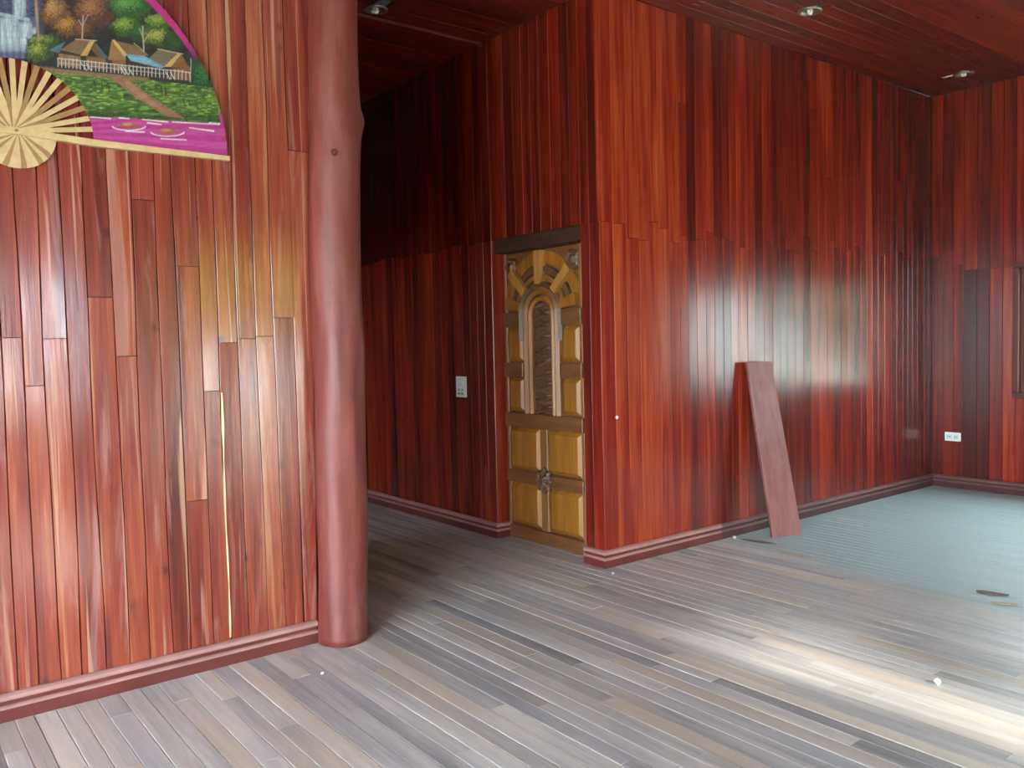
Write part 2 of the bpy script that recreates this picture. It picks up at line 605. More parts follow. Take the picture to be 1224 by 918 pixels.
# passage wall
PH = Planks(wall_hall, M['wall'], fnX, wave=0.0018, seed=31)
for a, b in ((YB, 3.79), (3.79, 3.868)):
    PH.column(a, b, 0.0, ZC - 0.003, [2.11], [0.50 if a < 3.75 else 0.42, 0.36], straight0=True, straight1=True)
ys = [3.868]
while ys[-1] < 4.70:
    ys.append(ys[-1] + PH.r.uniform(0.085, 0.115))
ys[-1] = 4.795
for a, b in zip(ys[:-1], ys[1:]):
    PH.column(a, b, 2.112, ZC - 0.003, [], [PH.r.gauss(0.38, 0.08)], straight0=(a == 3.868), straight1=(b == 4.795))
ys = [4.795]
while ys[-1] < YH - 0.15:
    ys.append(ys[-1] + PH.r.uniform(0.085, 0.115))
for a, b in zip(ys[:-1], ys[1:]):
    PH.column(a, b, 0.0, ZC - 0.003, [2.11 + PH.r.uniform(-0.012, 0.012)], [PH.r.gauss(0.45, 0.06), max(0.06, PH.r.gauss(0.34, 0.05) - 0.13 * (a - 4.8))], straight0=(a == 4.795))  # upper tones sink with depth: the passage's shade put into the colour
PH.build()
# the side of the recess left of the door
PR = Planks(wall_hall, M['wall'], lambda s, t, d: Vector((s, 4.795 - d, t)), uneven=0.0004, seed=5)
PR.add(XC + 0.001, XC + 0.15, 0.0, 2.112, 0.56, True, True)
PR.thick = 0.004
PR.build()

# far wall: planks where it can be seen, plain beyond
PE = Planks(wall_right, M['wall'], fnE, seed=41)
ys = [YB]
while ys[-1] > 3.06:
    ys.append(ys[-1] - PE.r.uniform(0.085, 0.115))
ys[-1] = 3.0
dark = {3, 4}
for i in range(len(ys) - 1):
    lo = PE.r.gauss(0.42, 0.07)
    if i in dark:
        lo = 0.16
    PE.column(ys[i + 1], ys[i], 0.0, ZC - 0.003, [1.93 if i >= 3 else 2.05 + PE.r.uniform(-0.1, 0.1)], [lo, PE.r.gauss(0.42, 0.06)], straight0=(i == len(ys) - 2), straight1=(i == 0))
y = 3.0
while y > -2.2:
    w = PE.r.uniform(0.085, 0.115)
    if y - w < 0.86:
        PE.add(y - w, y, 0.0, ZC - 0.003, PE.r.gauss(0.42, 0.08))
    else:
        PE.add(y - w, y, 0.0, 0.82, PE.r.gauss(0.42, 0.08), True, True)
        PE.add(y - w, y, 1.96, ZC - 0.003, PE.r.gauss(0.42, 0.08), True, True)
    y -= w
PE.build()

# ------------------------------------------------------------------ ceiling planks (run along x), with holes for the lamps
LAMPS = [(2.667, 4.733), (4.984, 3.180), (7.235, 3.218)]


def fnZ(s, t, d):   # ceiling facing down: s = y, t = x
    return Vector((t, s, ZC - d))


PC = Planks(ceiling, M['ceiling'], fnZ, seed=53, wave=0.001)


def ceiling_rows(y0, y1, x0, x1, mean):
    y = y0
    while y < y1 - 0.02:
        w = PC.r.uniform(0.095, 0.12)
        b = min(y + w, y1)
        if y1 - b < 0.03:
            b = y1
        cuts = []
        for lx, ly in LAMPS:
            if x0 < lx < x1 and y < ly + 0.048 and b > ly - 0.048:
                cuts.append((lx - 0.048, lx + 0.048))
        segs = []
        a = x0
        for c0, c1 in cuts:
            segs.append((a, c0))
            a = c1
        segs.append((a, x1))
        for a, e in segs:
            n = max(1, round((e - a) / 2.6))
            js = [a + (e - a) * (k + PC.r.uniform(-0.25, 0.25)) / n for k in range(1, n)]
            PC.column(y, b, a, e, js, [PC.r.gauss(mean, 0.08) for _ in range(3)], straight0=(y == y0), straight1=(b == y1))
        y = b


ceiling_rows(YF, YB, XL, XE, 0.40)
ceiling_rows(YB, YH, PX0, XC, 0.36)
PC.build()

# thin batten across the passage ceiling
bt = MB().cbox(PX0, XC - 0.001, 4.835, 4.865, ZC - 0.022, ZC - 0.001, 0.003).build('trim_1', M['base'], None, (PX0, 4.835, ZC - 0.02))
tag(bt, 'thin batten across the dark ceiling of the passage', 'batten', kind='structure')

# ------------------------------------------------------------------ floor planks (run along y)


def fnF(s, t, d):
    return Vector((s, t, d))


PF = Planks(floor, M['floor'], fnF, seed=61, gap=0.002, wave=0.0008, uneven=0.0008)
x = -1.2
prev = []
while x < XE:
    w = PF.r.uniform(0.064, 0.082)
    b = min(x + w, XE)
    if XE - b < 0.04:
        b = XE
    far = YH if (PX0 - 0.05 < x and b < XC + 0.3) else YB
    far = YH if (PX0 - 0.1 < x and x < XC + 0.18) else YB
    t = -0.6 - PF.r.uniform(0, 1.2)
    js = []
    while t < far:
        t += PF.r.uniform(0.9, 2.1)
        js.append(t)
    PF.column(x, b, -0.6, far, js, [min(0.95, max(0.1, PF.r.gauss(0.52, 0.12))) for _ in range(8)])
    x = b
PF.build()
fl2 = MB().box(XL - 0.2, -1.2, YF - 0.2, YB, -0.02, 0).box(-1.2, XE, YF - 0.2, -0.6, -0.02, 0).box(-3.3, PX0 - 0.1, YB + 0.14, YH, -0.02, 0)
fl2.tone = [0.5] * len(fl2.v)
fl2.gc = [(v[0] * 0.3, v[1], 0) for v in fl2.v]
fl2.build('floor_beyond', M['floor'], floor, tuple(floor.location))


# ------------------------------------------------------------------ baseboards
BASE_PROF = [(0.0, 0.0), (0.024, 0.0), (0.024, 0.048), (0.010, 0.0485), (0.010, 0.080), (0.0, 0.080)]
LEDGE_PROF = [(0.010, 0.0485), (0.0245, 0.0485), (0.0235, 0.054), (0.0165, 0.060), (0.010, 0.061)]
CAP_PROF = [(0.0, 0.080), (0.022, 0.080), (0.025, 0.086), (0.023, 0.096), (0.012, 0.103), (0.0, 0.105)]


def baseboard(name, path, label, bm_='base', cm_='base_cap'):
    """path: list of (x, y, nx, ny) where n is the outward offset direction of each corner"""
    def sweep(prof):
        mb = MB()
        n = len(prof)
        for (x, y, nx, ny) in path:
            for d, z in prof:
                mb.v.append((x + nx * d, y + ny * d, z))
        for k in range(len(path) - 1):
            for i in range(n):
                j = (i + 1) % n
                mb.f.append((k * n + i, k * n + j, (k + 1) * n + j, (k + 1) * n + i))
        mb.f.append(tuple(range(n)))
        mb.f.append(tuple((len(path) - 1) * n + i for i in range(n))[::-1])
        return mb
    org = (path[0][0], path[0][1], 0)
    o = sweep(BASE_PROF).build(name, M[bm_], None, org)
    sweep(LEDGE_PROF).build('ledge_moulding', M[cm_], o, org)
    sweep(CAP_PROF).build('cap_moulding', M[cm_], o, org)
    tag(o, label, 'baseboard', kind='structure')
    return o


baseboard('baseboard_left', [(XL + 0.02, YB - 0.0025, 0, -1), (1.66, YB - 0.0025, 0, -1)], 'pinkish red baseboard under the fan wall, ending at the log post')
baseboard('baseboard_back', [(XC - 0.0025, 3.868, -1, 0), (XC - 0.0025, YB - 0.0025, -1, -1), (4.66, YB - 0.0025, 0, -1)],
          'stepped red baseboard wrapping the corner beside the carved door')
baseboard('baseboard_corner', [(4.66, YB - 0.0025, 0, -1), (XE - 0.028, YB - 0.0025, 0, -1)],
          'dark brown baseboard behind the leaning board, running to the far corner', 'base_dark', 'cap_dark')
baseboard('baseboard_hall', [(XC + 0.098, 4.7925, 0, -1), (XC - 0.0025, 4.7925, -1, -1), (XC - 0.0025, YH - 0.05, -1, 0)],
          'red baseboard along the passage wall left of the door')
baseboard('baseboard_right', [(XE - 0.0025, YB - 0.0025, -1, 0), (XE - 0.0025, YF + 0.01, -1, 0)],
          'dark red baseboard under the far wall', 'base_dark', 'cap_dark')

# pale strip along the crack between two planks of the left wall
cr = MB()
zs = [0.115 + (1.205 - 0.115) * i / 14 for i in range(15)]
for i, z in enumerate(zs):
    w = 0.0028 + 0.0014 * math.sin(i * 1.7) + (0.0015 if i > 11 else 0)
    c = 1.256 + 0.0035 * math.sin(i * 0.6) * 0.5 - 0.004 * (1 - i / 14)
    cr.v += [(c - w, YB - 0.0035, z), (c + w, YB - 0.0035, z), (c + w, YB + 0.004, z), (c - w, YB + 0.004, z)]
for i in range(14):
    for k in range(4):
        cr.f.append((i * 4 + k, i * 4 + (k + 1) % 4, (i + 1) * 4 + (k + 1) % 4, (i + 1) * 4 + k))
cr.f += [(0, 1, 2, 3), (56, 59, 58, 57)]
o = cr.build('pale_strip', M['pale'], wall_left, (1.256, YB, 0.115))
o['label'] = 'long pale strip in the crack between two planks'

# ================================================================== log post
def log_post():
    t = NT('stained_log')
    tc = t.n('ShaderNodeTexCoord').outputs['Object']
    g = t.noise(t.vmul(tc, (16, 16, 1.6)), 1.0, 5, 0.6, 0.4)
    bl = t.noise(t.vmul(tc, (5, 5, 2.2)), 1.0, 4, 0.6)
    c = t.ramp(g, [(0.25, (0.105, 0.018, 0.014)), (0.55, (0.185, 0.034, 0.026)), (0.8, (0.27, 0.075, 0.056))])
    c = t.mix(t.ramp(bl, [(0.5, 0.0), (0.7, 0.45)]), c, (0.25, 0.10, 0.09))
    dk = t.noise(t.vmul(tc, (9, 9, 3.0)), 1.0, 5, 0.65, 0.8)
    c = t.mix(t.ramp(dk, [(0.56, 0.0), (0.70, 0.55)]), c, (0.09, 0.020, 0.018))
    t.bump(t.val('ADD', g, t.val('MULTIPLY', dk, 0.6)), 0.6, 0.004)
    mat = t.set(Base_Color=c, Roughness=t.ramp(bl, [(0.3, 0.42), (0.7, 0.58)]))
    mb = MB()
    seg, rows = 40, 110
    H = ZC - 0.001
    for k in range(rows + 1):
        z = H * k / rows
        cx = 1.768 + 0.019 * z + 0.006 * math.sin(z * 2.3 + 0.4) + 0.003 * math.sin(z * 6.1)
        cy = 3.640 + 0.004 * math.sin(z * 3.1)
        for i in range(seg):
            a = 2 * math.pi * i / seg
            r = 0.116 + 0.0025 * math.sin(2 * a + z * 1.7) + 0.0018 * math.sin(3 * a - z * 4.0) + 0.0012 * math.sin(5 * a + 9 * z)
            if z < 0.35:
                r += 0.006 * (0.35 - z)
            # branch stumps
            for (az, zz, amp, sa, sz) in ((-0.45, 2.445, 0.017, 0.40, 0.045), (-0.4, 2.42, 0.006, 0.7, 0.14), (-2.05, 2.27, 0.008, 0.22, 0.05),
                                          (-0.6, 0.66, 0.008, 0.6, 0.22), (-1.3, 0.42, 0.006, 0.3, 0.06), (-0.7, 1.43, 0.007, 0.7, 0.16)):
                da = (a - az + math.pi) % (2 * math.pi) - math.pi
                r += amp * math.exp(-(da / sa) ** 2 - ((z - zz) / sz) ** 2)
            mb.v.append((cx + r * math.cos(a), cy + r * math.sin(a), z))
    for k in range(rows):
        for i in range(seg):
            j = (i + 1) % seg
            mb.f.append((k * seg + i, k * seg + j, (k + 1) * seg + j, (k + 1) * seg + i))
    mb.f.append(tuple(range(seg))[::-1])
    mb.f.append(tuple(rows * seg + i for i in range(seg)))
    root = empty('log_post', (1.768, 3.64, 0))
    mb.build('trunk', mat, root, (1.768, 3.64, 0), smooth=True)
    # knot: dark ring where a branch was cut
    ka = -2.05
    kc = Vector((1.811 + 0.122 * math.cos(ka), 3.64 + 0.122 * math.sin(ka), 2.275))
    nrm = Vector((math.cos(ka), math.sin(ka), 0))
    q = nrm.to_track_quat('Z', 'Y')
    kb = MB()
    for r, h in ((0.016, -0.01), (0.016, 0.002), (0.012, 0.006), (0.007, 0.001), (0.003, 0.003)):
        for i in range(14):
            a = 2 * math.pi * i / 14
            kb.v.append(tuple(kc + q @ Vector((r * math.cos(a), r * math.sin(a), h))))
    for k in range(4):
        for i in range(14):
            j = (i + 1) % 14
            kb.f.append((k * 14 + i, k * 14 + j, (k + 1) * 14 + j, (k + 1) * 14 + i))
    kb.f.append(tuple(56 + i for i in range(14)))
    kb.f.append(tuple(range(14))[::-1])
    ko = kb.build('knot', plain('dark_knot', (0.10, 0.022, 0.016), 0.5, noise=0.3, scale=60), root, tuple(kc), smooth=False)
    ko['label'] = 'dark round knot of a cut branch'
    tag(root, 'red-stained tree-trunk post with branch stumps, rising from floor to ceiling', 'post')


log_post()


# ================================================================== carved door
def carved_door():
    XD = XC + 0.101                      # face of the rails and stiles
    YC0, HW, HT = 4.385, 0.408, 2.018
    gold = wood('door_golden_panel', (0.30, 0.116, 0.014), 0.45, 0.45, (26, 26, 2.0))
    brown = wood('door_brown_rail', (0.17, 0.065, 0.022), 0.40, 0.40, (20, 3, 30))
    stile = wood('door_stile', (0.24, 0.100, 0.028), 0.40, 0.40, (26, 26, 2.0))
    darkb = wood('door_dark_carving', (0.115, 0.055, 0.026), 0.46, 0.35, (40, 40, 12))
    header = wood('door_header_wood', (0.055, 0.022, 0.014), 0.5, 0.35, (20, 3, 30))
    root = empty('carved_door', (XD, YC0, 0))

    def fn(a, z, d):        # a: offset from the door's centre line towards the deep side (+y), d: out of the face (towards -x)
        return (XD - d, YC0 + a, z)

    def rail(name, a0, a1, z0, z1, d, mat, th=0.03, c=0.004, parent=root):
        mb = MB().cbox(XD - d, XD - d + th, YC0 + a0, YC0 + a1, z0, z1, c)
        return mb.build(name, mat, parent, (XD, YC0 + (a0 + a1) / 2, z0) if parent is root else None)
    # slab behind everything
    rail('slab', -HW, HW, 0.004, HT, -0.022, brown, 0.02)
    # outer stiles
    rail('stile', -HW, -HW + 0.03, 0.004, HT, 0.0, stile)
    rail('stile', HW - 0.03, HW, 0.004, HT, 0.0, stile)
    # rails
    rail('rail', -HW + 0.012, HW - 0.012, 0.004, 0.095, 0.012, brown, 0.04)
    rail('rail', -HW + 0.006, HW - 0.006, 0.402, 0.492, 0.014, brown, 0.04)
    rail('rail', -HW, HW, 0.800, 0.898, 0.016, brown, 0.045)
    for sgn in (-1, 1):
        for z0, z1, inn in ((1.152, 1.252, 0.195), (1.500, 1.606, 0.195)):
            a0, a1 = sorted((sgn * HW, sgn * inn))
            rail('rail', a0, a1, z0, z1, 0.016, brown, 0.045)
    # centre stile of the lower half
    rail('stile', -0.038, 0.038, 0.095, 0.402, 0.002, stile)
    rail('stile', -0.038, 0.038, 0.492, 0.800, 0.002, stile)

    def panel(a0, a1, z0, z1):
        """raised field panel with sloping shoulders"""
        mb = MB()
        sh = 0.028
        pts = [(a0, z0, -0.018), (a1, z0, -0.018), (a1, z1, -0.018), (a0, z1, -0.018),
               (a0 + 0.008, z0 + 0.008, -0.012), (a1 - 0.008, z0 + 0.008, -0.012), (a1 - 0.008, z1 - 0.008, -0.012), (a0 + 0.008, z1 - 0.008, -0.012),
               (a0 + sh, z0 + sh, 0.006), (a1 - sh, z0 + sh, 0.006), (a1 - sh, z1 - sh, 0.006), (a0 + sh, z1 - sh, 0.006)]
        mb.v = [fn(*p) for p in pts]
        for k in (0, 4):
            for i in range(4):
                j = (i + 1) % 4
                mb.f.append((k + i, k + j, k + 4 + j, k + 4 + i))
        mb.f += [(8, 9, 10, 11), (3, 2, 1, 0)]
        mb.build('panel', gold, root, (XD, YC0 + (a0 + a1) / 2, z0))
    for sgn in (-1, 1):
        for a, b, z0, z1 in ((0.046, HW - 0.034, 0.103, 0.396), (0.046, HW - 0.034, 0.498, 0.794), (0.205, HW - 0.034, 0.906, 1.146), (0.205, HW - 0.034, 1.258, 1.494)):
            a0, a1 = sorted((sgn * a, sgn * b))
            panel(a0, a1, z0, z1)

    # central arched column: outer moulding, inner carved field
    def arch_band(name, r0, r1, zb, zc, d0, d1, mat, n=18, parent=root):
        out, inn = [], []
        for i in range(n + 1):
            a = math.pi * i / n
            out.append((r1 * math.cos(a), zc + r1 * math.sin(a)))
            inn.append((r0 * math.cos(a), zc + r0 * math.sin(a)))
        out = [(r1, zb)] + out + [(-r1, zb)]
        inn = [(r0, zb)] + inn + [(-r0, zb)]
        mb = MB()
        N = len(out)
        mid = [((o[0] + i_[0]) / 2, (o[1] + i_[1]) / 2) for o, i_ in zip(out, inn)]
        prof = [(out, d0), (out, d0 + (d1 - d0) * 0.6), (mid, d1), (inn, d0 + (d1 - d0) * 0.6), (inn, d0)]
        for pts, d in prof:
            mb.v += [fn(a, z, d) for a, z in pts]
        for k in range(5):
            k2 = (k + 1) % 5
            for i in range(N - 1):
                mb.f.append((k * N + i, k * N + i + 1, k2 * N + i + 1, k2 * N + i))
        mb.f.append(tuple(k * N for k in range(5)))
        mb.f.append(tuple(k * N + N - 1 for k in range(5))[::-1])
        return mb.build(name, mat, parent, (XD, YC0, zb), smooth=False)
    arch_band('arch_moulding', 0.140, 0.192, 0.898, 1.575, -0.02, 0.024, stile)
    arch_band('arch_moulding', 0.102, 0.138, 0.898, 1.570, -0.02, 0.014, gold)
    arch_band('arch_hood', 0.188, 0.225, 1.40, 1.575, -0.02, 0.030, darkb)
    # carved field: scrolled relief
    mb = MB()
    nu, nv = 26, 170
    for j in range(nv + 1):
        for i in range(nu + 1):
            u = -1 + 2 * i / nu
            v = j / nv
            zt = 1.57 + 0.098 * math.sqrt(max(0, 1 - u * u))
            z = 0.9 + (zt - 0.9) * v
            a = 0.1 * u
            ph = z * 78
            vine = math.exp(-((u - 0.45 * math.sin(ph)) / 0.25) ** 2)
            leaf = max(0, math.sin(ph * 2 + u * 4)) * max(0, math.cos(u * 7 + math.sin(ph) * 2))
            berry = max(0, math.sin(z * 160)) * max(0, math.sin(u * 9.4 + 1.2))
            d = -0.012 + 0.022 * vine + 0.016 * leaf + 0.008 * berry
            if abs(u) > 0.93 or j == nv or j == 0:
                d = -0.014
            mb.v.append(fn(a, z, d))
    for j in range(nv):
        for i in range(nu):
            p = j * (nu + 1) + i
            mb.f.append((p, p + 1, p + nu + 2, p + nu + 1))
    cf = mb.build('carved_field', darkb, root, (XD, YC0, 0.9), smooth=True)
    cf['label'] = 'dark arched strip carved with vines'
    spk = wood('door_spoke_wood', (0.44, 0.20, 0.045), 0.42, 0.25, (26, 26, 2.0))
    # fan of spokes over the arch
    zc = 1.59

    def spoke(ang, r0, r1, w0, w1, mat, d=0.020):
        ca, sa = math.cos(ang), math.sin(ang)
        pts = []
        for r, w in ((r0, w0), (r1, w1)):
            pts.append((r * ca - w * sa, zc + r * sa + w * ca))
            pts.append((r * ca + w * sa, zc + r * sa - w * ca))
        poly = [pts[0], pts[2], pts[3], pts[1]]
        mb = MB().prism(poly, fn, -0.02, d)
        return mb.build('spoke', mat, root, fn(r0 * ca, zc + r0 * sa, 0))
    spoke(math.pi / 2, 0.195, 0.418, 0.028, 0.031, spk, 0.032)
    for sgn in (-1, 1):
        spoke(math.pi / 2 + sgn * 0.82, 0.205, 0.42, 0.028, 0.032, spk, 0.030)
        spoke(math.pi / 2 + sgn * 1.36, 0.225, 0.372, 0.026, 0.040, gold, 0.020)

    # sunken wedge panels between the spokes
    def wedge(a0, a1, r0, r1, mat, d):
        n = 8
        pts = [(r1 * math.cos(a0 + (a1 - a0) * i / n), zc + r1 * math.sin(a0 + (a1 - a0) * i / n)) for i in range(n + 1)]
        pts += [(r0 * math.cos(a1 - (a1 - a0) * i / n), zc + r0 * math.sin(a1 - (a1 - a0) * i / n)) for i in range(n + 1)]
        pts = [(max(-HW + 0.03, min(HW - 0.03, a)), min(z, HT - 0.01)) for a, z in pts]
        MB().prism(pts, fn, -0.021, d).build('wedge_panel', mat, root, fn(0, zc, 0))
    h = math.pi / 2
    for sgn in (-1, 1):
        for b0, b1 in ((0.10, 0.70), (0.92, 1.28)):
            lo, hi = sorted((h + sgn * b0, h + sgn * b1))
            wedge(lo, hi, 0.335, 0.415, gold, -0.004)
            wedge(lo, hi, 0.228, 0.262, stile, 0.010)
            wedge(lo, hi, 0.275, 0.315, darkb, 0.002)
    # corner carvings
    for sgn in (-1, 1):
        mb = MB()
        cx, cz = sgn * (HW - 0.085), HT - 0.10
        prof = [(0.07, -0.02), (0.066, 0.004), (0.05, 0.014), (0.034, 0.006), (0.022, 0.018), (0.008, 0.022)]
        seg = 20
        for k, (r, d) in enumerate(prof):
            for i in range(seg):
                a = 2 * math.pi * i / seg
                rr = r * (1 + 0.12 * math.cos(5 * a)) if 0 < k < 5 else r
                mb.v.append(fn(cx + rr * math.cos(a), cz + rr * math.sin(a), d))
        for k in range(5):
            for i in range(seg):
                j = (i + 1) % seg
                mb.f.append((k * seg + i, k * seg + j, (k + 1) * seg + j, (k + 1) * seg + i))
        mb.f.append(tuple(5 * seg + i for i in range(seg)))
        mb.build('corner_carving', brown if sgn > 0 else darkb, root, fn(cx, cz, 0))
    # rosette on the lower rail
    mb = MB()
    seg = 40
    prof = [(0.075, 0.0), (0.074, 0.018), (0.058, 0.034), (0.040, 0.026), (0.030, 0.036), (0.018, 0.046), (0.004, 0.048)]
    for k, (r, d) in enumerate(prof):
        for i in range(seg):
            a = 2 * math.pi * i / seg
            rr = r * (1 + 0.16 * math.cos(8 * a + (0.4 if k > 3 else 0)) * (1 if 0 < k < 6 else 0.6))
            mb.v.append(fn(rr * math.cos(a) - 0.012, 0.447 + 1.12 * rr * math.sin(a), d))
    for k in range(6):
        for i in range(seg):
            j = (i + 1) % seg
            mb.f.append((k * seg + i, k * seg + j, (k + 1) * seg + j, (k + 1) * seg + i))
    mb.f.append(tuple(6 * seg + i for i in range(seg)))
    ro = mb.build('rosette', darkb, root, fn(0, 0.447, 0))
    ro['label'] = 'round carved flower rosette'
    tag(root, 'carved golden-brown wooden door with an arched vine panel and rosette', 'door')
    # door frame (header and hidden jamb)
    fr = MB().cbox(XC + 0.02, XC + 0.145, 3.87, 4.79, 2.020, 2.110, 0.003).build('door_frame', header, None, (XC + 0.02, 4.33, 2.02))
    MB().cbox(XC + 0.10, XC + 0.145, 3.87, 3.972, 0.0, 2.02, 0.003).build('jamb', header, fr, (XC + 0.10, 3.92, 0.0))
    tag(fr, 'dark wooden frame header over the carved door', 'door frame', kind='structure')


carved_door()


# ================================================================== window in the far wall
def far_window():
    fm = wood('window_frame_wood', (0.085, 0.022, 0.014), 0.4, 0.3)
    gl = NT('window_glass')
    gt = gl.n('ShaderNodeBsdfTransparent')
    gt.inputs[0].default_value = (0.80, 0.85, 0.82, 1)
    gg = gl.n('ShaderNodeBsdfGlossy')
    gg.inputs['Roughness'].default_value = 0.03
    mx = gl.n('ShaderNodeMixShader')
    mx.inputs[0].default_value = 0.07
    gl.l(gt.outputs[0], mx.inputs[1])
    gl.l(gg.outputs[0], mx.inputs[2])
    gl.l(mx.outputs[0], gl.out.inputs['Surface'])
    y0, y1, z0, z1 = 0.84, 3.02, 0.82, 1.96
    w = empty('window_1', (XE, y0, z0))
    tag(w, 'wooden window in the far wall at the right edge', 'window', kind='structure')
    f = MB()
    xa, xb = XE - 0.014, XE + 0.10
    f.cbox(xa, xb, y0, y1, z0, z0 + 0.045).cbox(xa, xb, y0, y1, z1 - 0.045, z1)
    f.cbox(xa, xb, y0, y0 + 0.045, z0 + 0.045, z1 - 0.045).cbox(xa, xb, y1 - 0.045, y1, z0 + 0.045, z1 - 0.045)
    f.build('window_frame', fm, w, (XE, y0, z0))
    n = 3
    a = y0 + 0.045
    step = (y1 - y0 - 0.09) / n
    for i in range(n):
        s0, s1 = a + i * step, a + (i + 1) * step
        sb = MB()
        x0, x1 = XE + 0.03, XE + 0.065
        e = 0.035
        zb, zt = z0 + 0.046, z1 - 0.046
        sb.cbox(x0, x1, s0 + 0.001, s0 + e, zb, zt).cbox(x0, x1, s1 - e, s1 - 0.001, zb, zt)
        sb.cbox(x0, x1, s0 + e, s1 - e, zb, zb + e).cbox(x0, x1, s0 + e, s1 - e, zt - e, zt)
        for k in (1, 2):
            zz = zb + (zt - zb) * k / 3
            sb.cbox(x0 + 0.006, x1 - 0.006, s0 + e, s1 - e, zz - 0.009, zz + 0.009, 0.002)
        so = sb.build('sash', fm, w, (XE, s0, zb))
        for k in range(3):
            za = zb + (zt - zb) * k / 3 + (e if k == 0 else 0.009)
            zz = zb + (zt - zb) * (k + 1) / 3 - (e if k == 2 else 0.009)
            p = MB().box(x0 + 0.012, x0 + 0.016, s0 + e, s1 - e, za, zz)
            p.build('pane', gl.m, so, None).location = -so.location - w.location


far_window()


# ================================================================== recessed ceiling lamps
def lamp(x, y, label, rot):
    root = empty('ceiling_lamp', (x, y, ZC))
    tag(root, label, 'lamp', 'recessed ceiling lamps')

    def shell(prof, name, mat, seg=32):
        mb = MB()
        for r, z in prof:
            for i in range(seg):
                a = 2 * math.pi * i / seg
                mb.v.append((r * math.cos(a), r * math.sin(a), z))
        for k in range(len(prof) - 1):
            for i in range(seg):
                j = (i + 1) % seg
                mb.f.append((k * seg + i, k * seg + j, (k + 1) * seg + j, (k + 1) * seg + i))
        return mb.build(name, mat, root, None, smooth=True)
    shell([(0.046, 0.004), (0.050, -0.003), (0.056, -0.009), (0.066, -0.011), (0.074, -0.007), (0.078, 0.0), (0.072, -0.0005), (0.046, 0.004)], 'trim_ring', M['ring'])
    shell([(0.047, 0.002), (0.046, 0.02), (0.043, 0.05), (0.037, 0.08), (0.026, 0.10), (0.004, 0.108)], 'reflector', M['chrome'])
    # lamp holder with a compact fluorescent bulb
    b = MB().lathe([(0.012, 0.100), (0.017, 0.085), (0.020, 0.050), (0.021, 0.022), (0.018, 0.016)], seg=20)
    bo = b.build('bulb_base', M['bulb'], root, None, smooth=False)
    for dx in (-0.010, 0.010):
        u = MB()
        seg = 10
        path = [Vector((dx, -0.009, 0.016)), Vector((dx, -0.009, -0.012)), Vector((dx, -0.005, -0.019)), Vector((dx, 0.005, -0.019)), Vector((dx, 0.009, -0.012)), Vector((dx, 0.009, 0.016))]
        for i, pnt in enumerate(path):
            tdir = (path[min(i + 1, len(path) - 1)] - path[max(i - 1, 0)]).normalized()
            n1 = Vector((1, 0, 0))
            n2 = tdir.cross(n1)
            for k in range(seg):
                a = 2 * math.pi * k / seg
                u.v.append(tuple(pnt + 0.0055 * (n1 * math.cos(a) + n2 * math.sin(a))))
        for i in range(len(path) - 1):
            for k in range(seg):
                j = (k + 1) % seg
                u.f.append((i * seg + k, i * seg + j, (i + 1) * seg + j, (i + 1) * seg + k))
        u.f.append(tuple(range(seg)))
        u.f.append(tuple((len(path) - 1) * seg + k for k in range(seg))[::-1])
        u.build('bulb_tube', M['bulb'], bo, None, smooth=True)
    root.rotation_euler.z = rot


lamp(*LAMPS[0], 'recessed ceiling lamp with white bulb, in the dark passage beside the log post', 0.6)
lamp(*LAMPS[1], 'recessed ceiling lamp over the big red wall, nearer of the two there', 0.3)
lamp(*LAMPS[2], 'small recessed ceiling lamp near the far corner', 1.2)


# ================================================================== switch plate and wall socket
def switch_plate():
    yc, z0 = 5.201, 0.993
    root = empty('switch_plate', (XC, yc, z0))
    tag(root, 'white double switch plate on the passage wall left of the door', 'switch')
    X = XC - 0.003
    MB().cbox(X - 0.009, X, yc - 0.066, yc + 0.066, z0, z0 + 0.155, 0.003).build('plate', M['white_plastic'], root, (XC, yc, z0))
    for k, zz in ((0, z0 + 0.012), (1, z0 + 0.082)):
        g = MB().cbox(X - 0.013, X - 0.006, yc - 0.045, yc + 0.045, zz, zz + 0.061, 0.002).build('module', M['module_plastic'], root, (XC, yc, zz))
        for s in (-1, 1):
            if k == 0:
                MB().box(X - 0.0140, X - 0.012, yc + s * 0.022 - 0.012, yc + s * 0.022 + 0.012, zz + 0.010, zz + 0.020).build('slot', M['slot'], g, None).location = -root.location - g.location
                MB().box(X - 0.0140, X - 0.012, yc + s * 0.022 - 0.007, yc + s * 0.022 + 0.007, zz + 0.040, zz + 0.048).build('slot', M['slot'], g, None).location = -root.location - g.location
            else:
                MB().cbox(X - 0.0165, X - 0.012, yc + s * 0.022 - 0.015, yc + s * 0.022 + 0.015, zz + 0.012, zz + 0.050, 0.002).build('rocker', M['white_plastic'], g, None).location = -root.location - g.location


def wall_socket():
    yc, z0 = 3.508, 0.418
    root = empty('wall_socket', (XE, yc, z0))
    tag(root, 'white double power socket low on the far wall', 'socket')
    X = XE - 0.003
    MB().cbox(X - 0.010, X, yc - 0.070, yc + 0.070, z0, z0 + 0.078, 0.004).build('plate', M['white_plastic'], root, (XE, yc, z0))
    for s in (-1, 1):
        g = MB().cbox(X - 0.014, X - 0.008, yc + s * 0.031 - 0.024, yc + s * 0.031 + 0.024, z0 + 0.015, z0 + 0.063, 0.002).build('module', M['module_plastic'], root, (XE, yc + s * 0.031, z0))
        for q in (-1, 1):
            a = yc + s * 0.031 + q * 0.009
            MB().box(X - 0.0150, X - 0.013, a - 0.0025, a + 0.0025, z0 + 0.030, z0 + 0.048).build('slot', M['slot'], g, None).location = -root.location - g.location


switch_plate()
wall_socket()

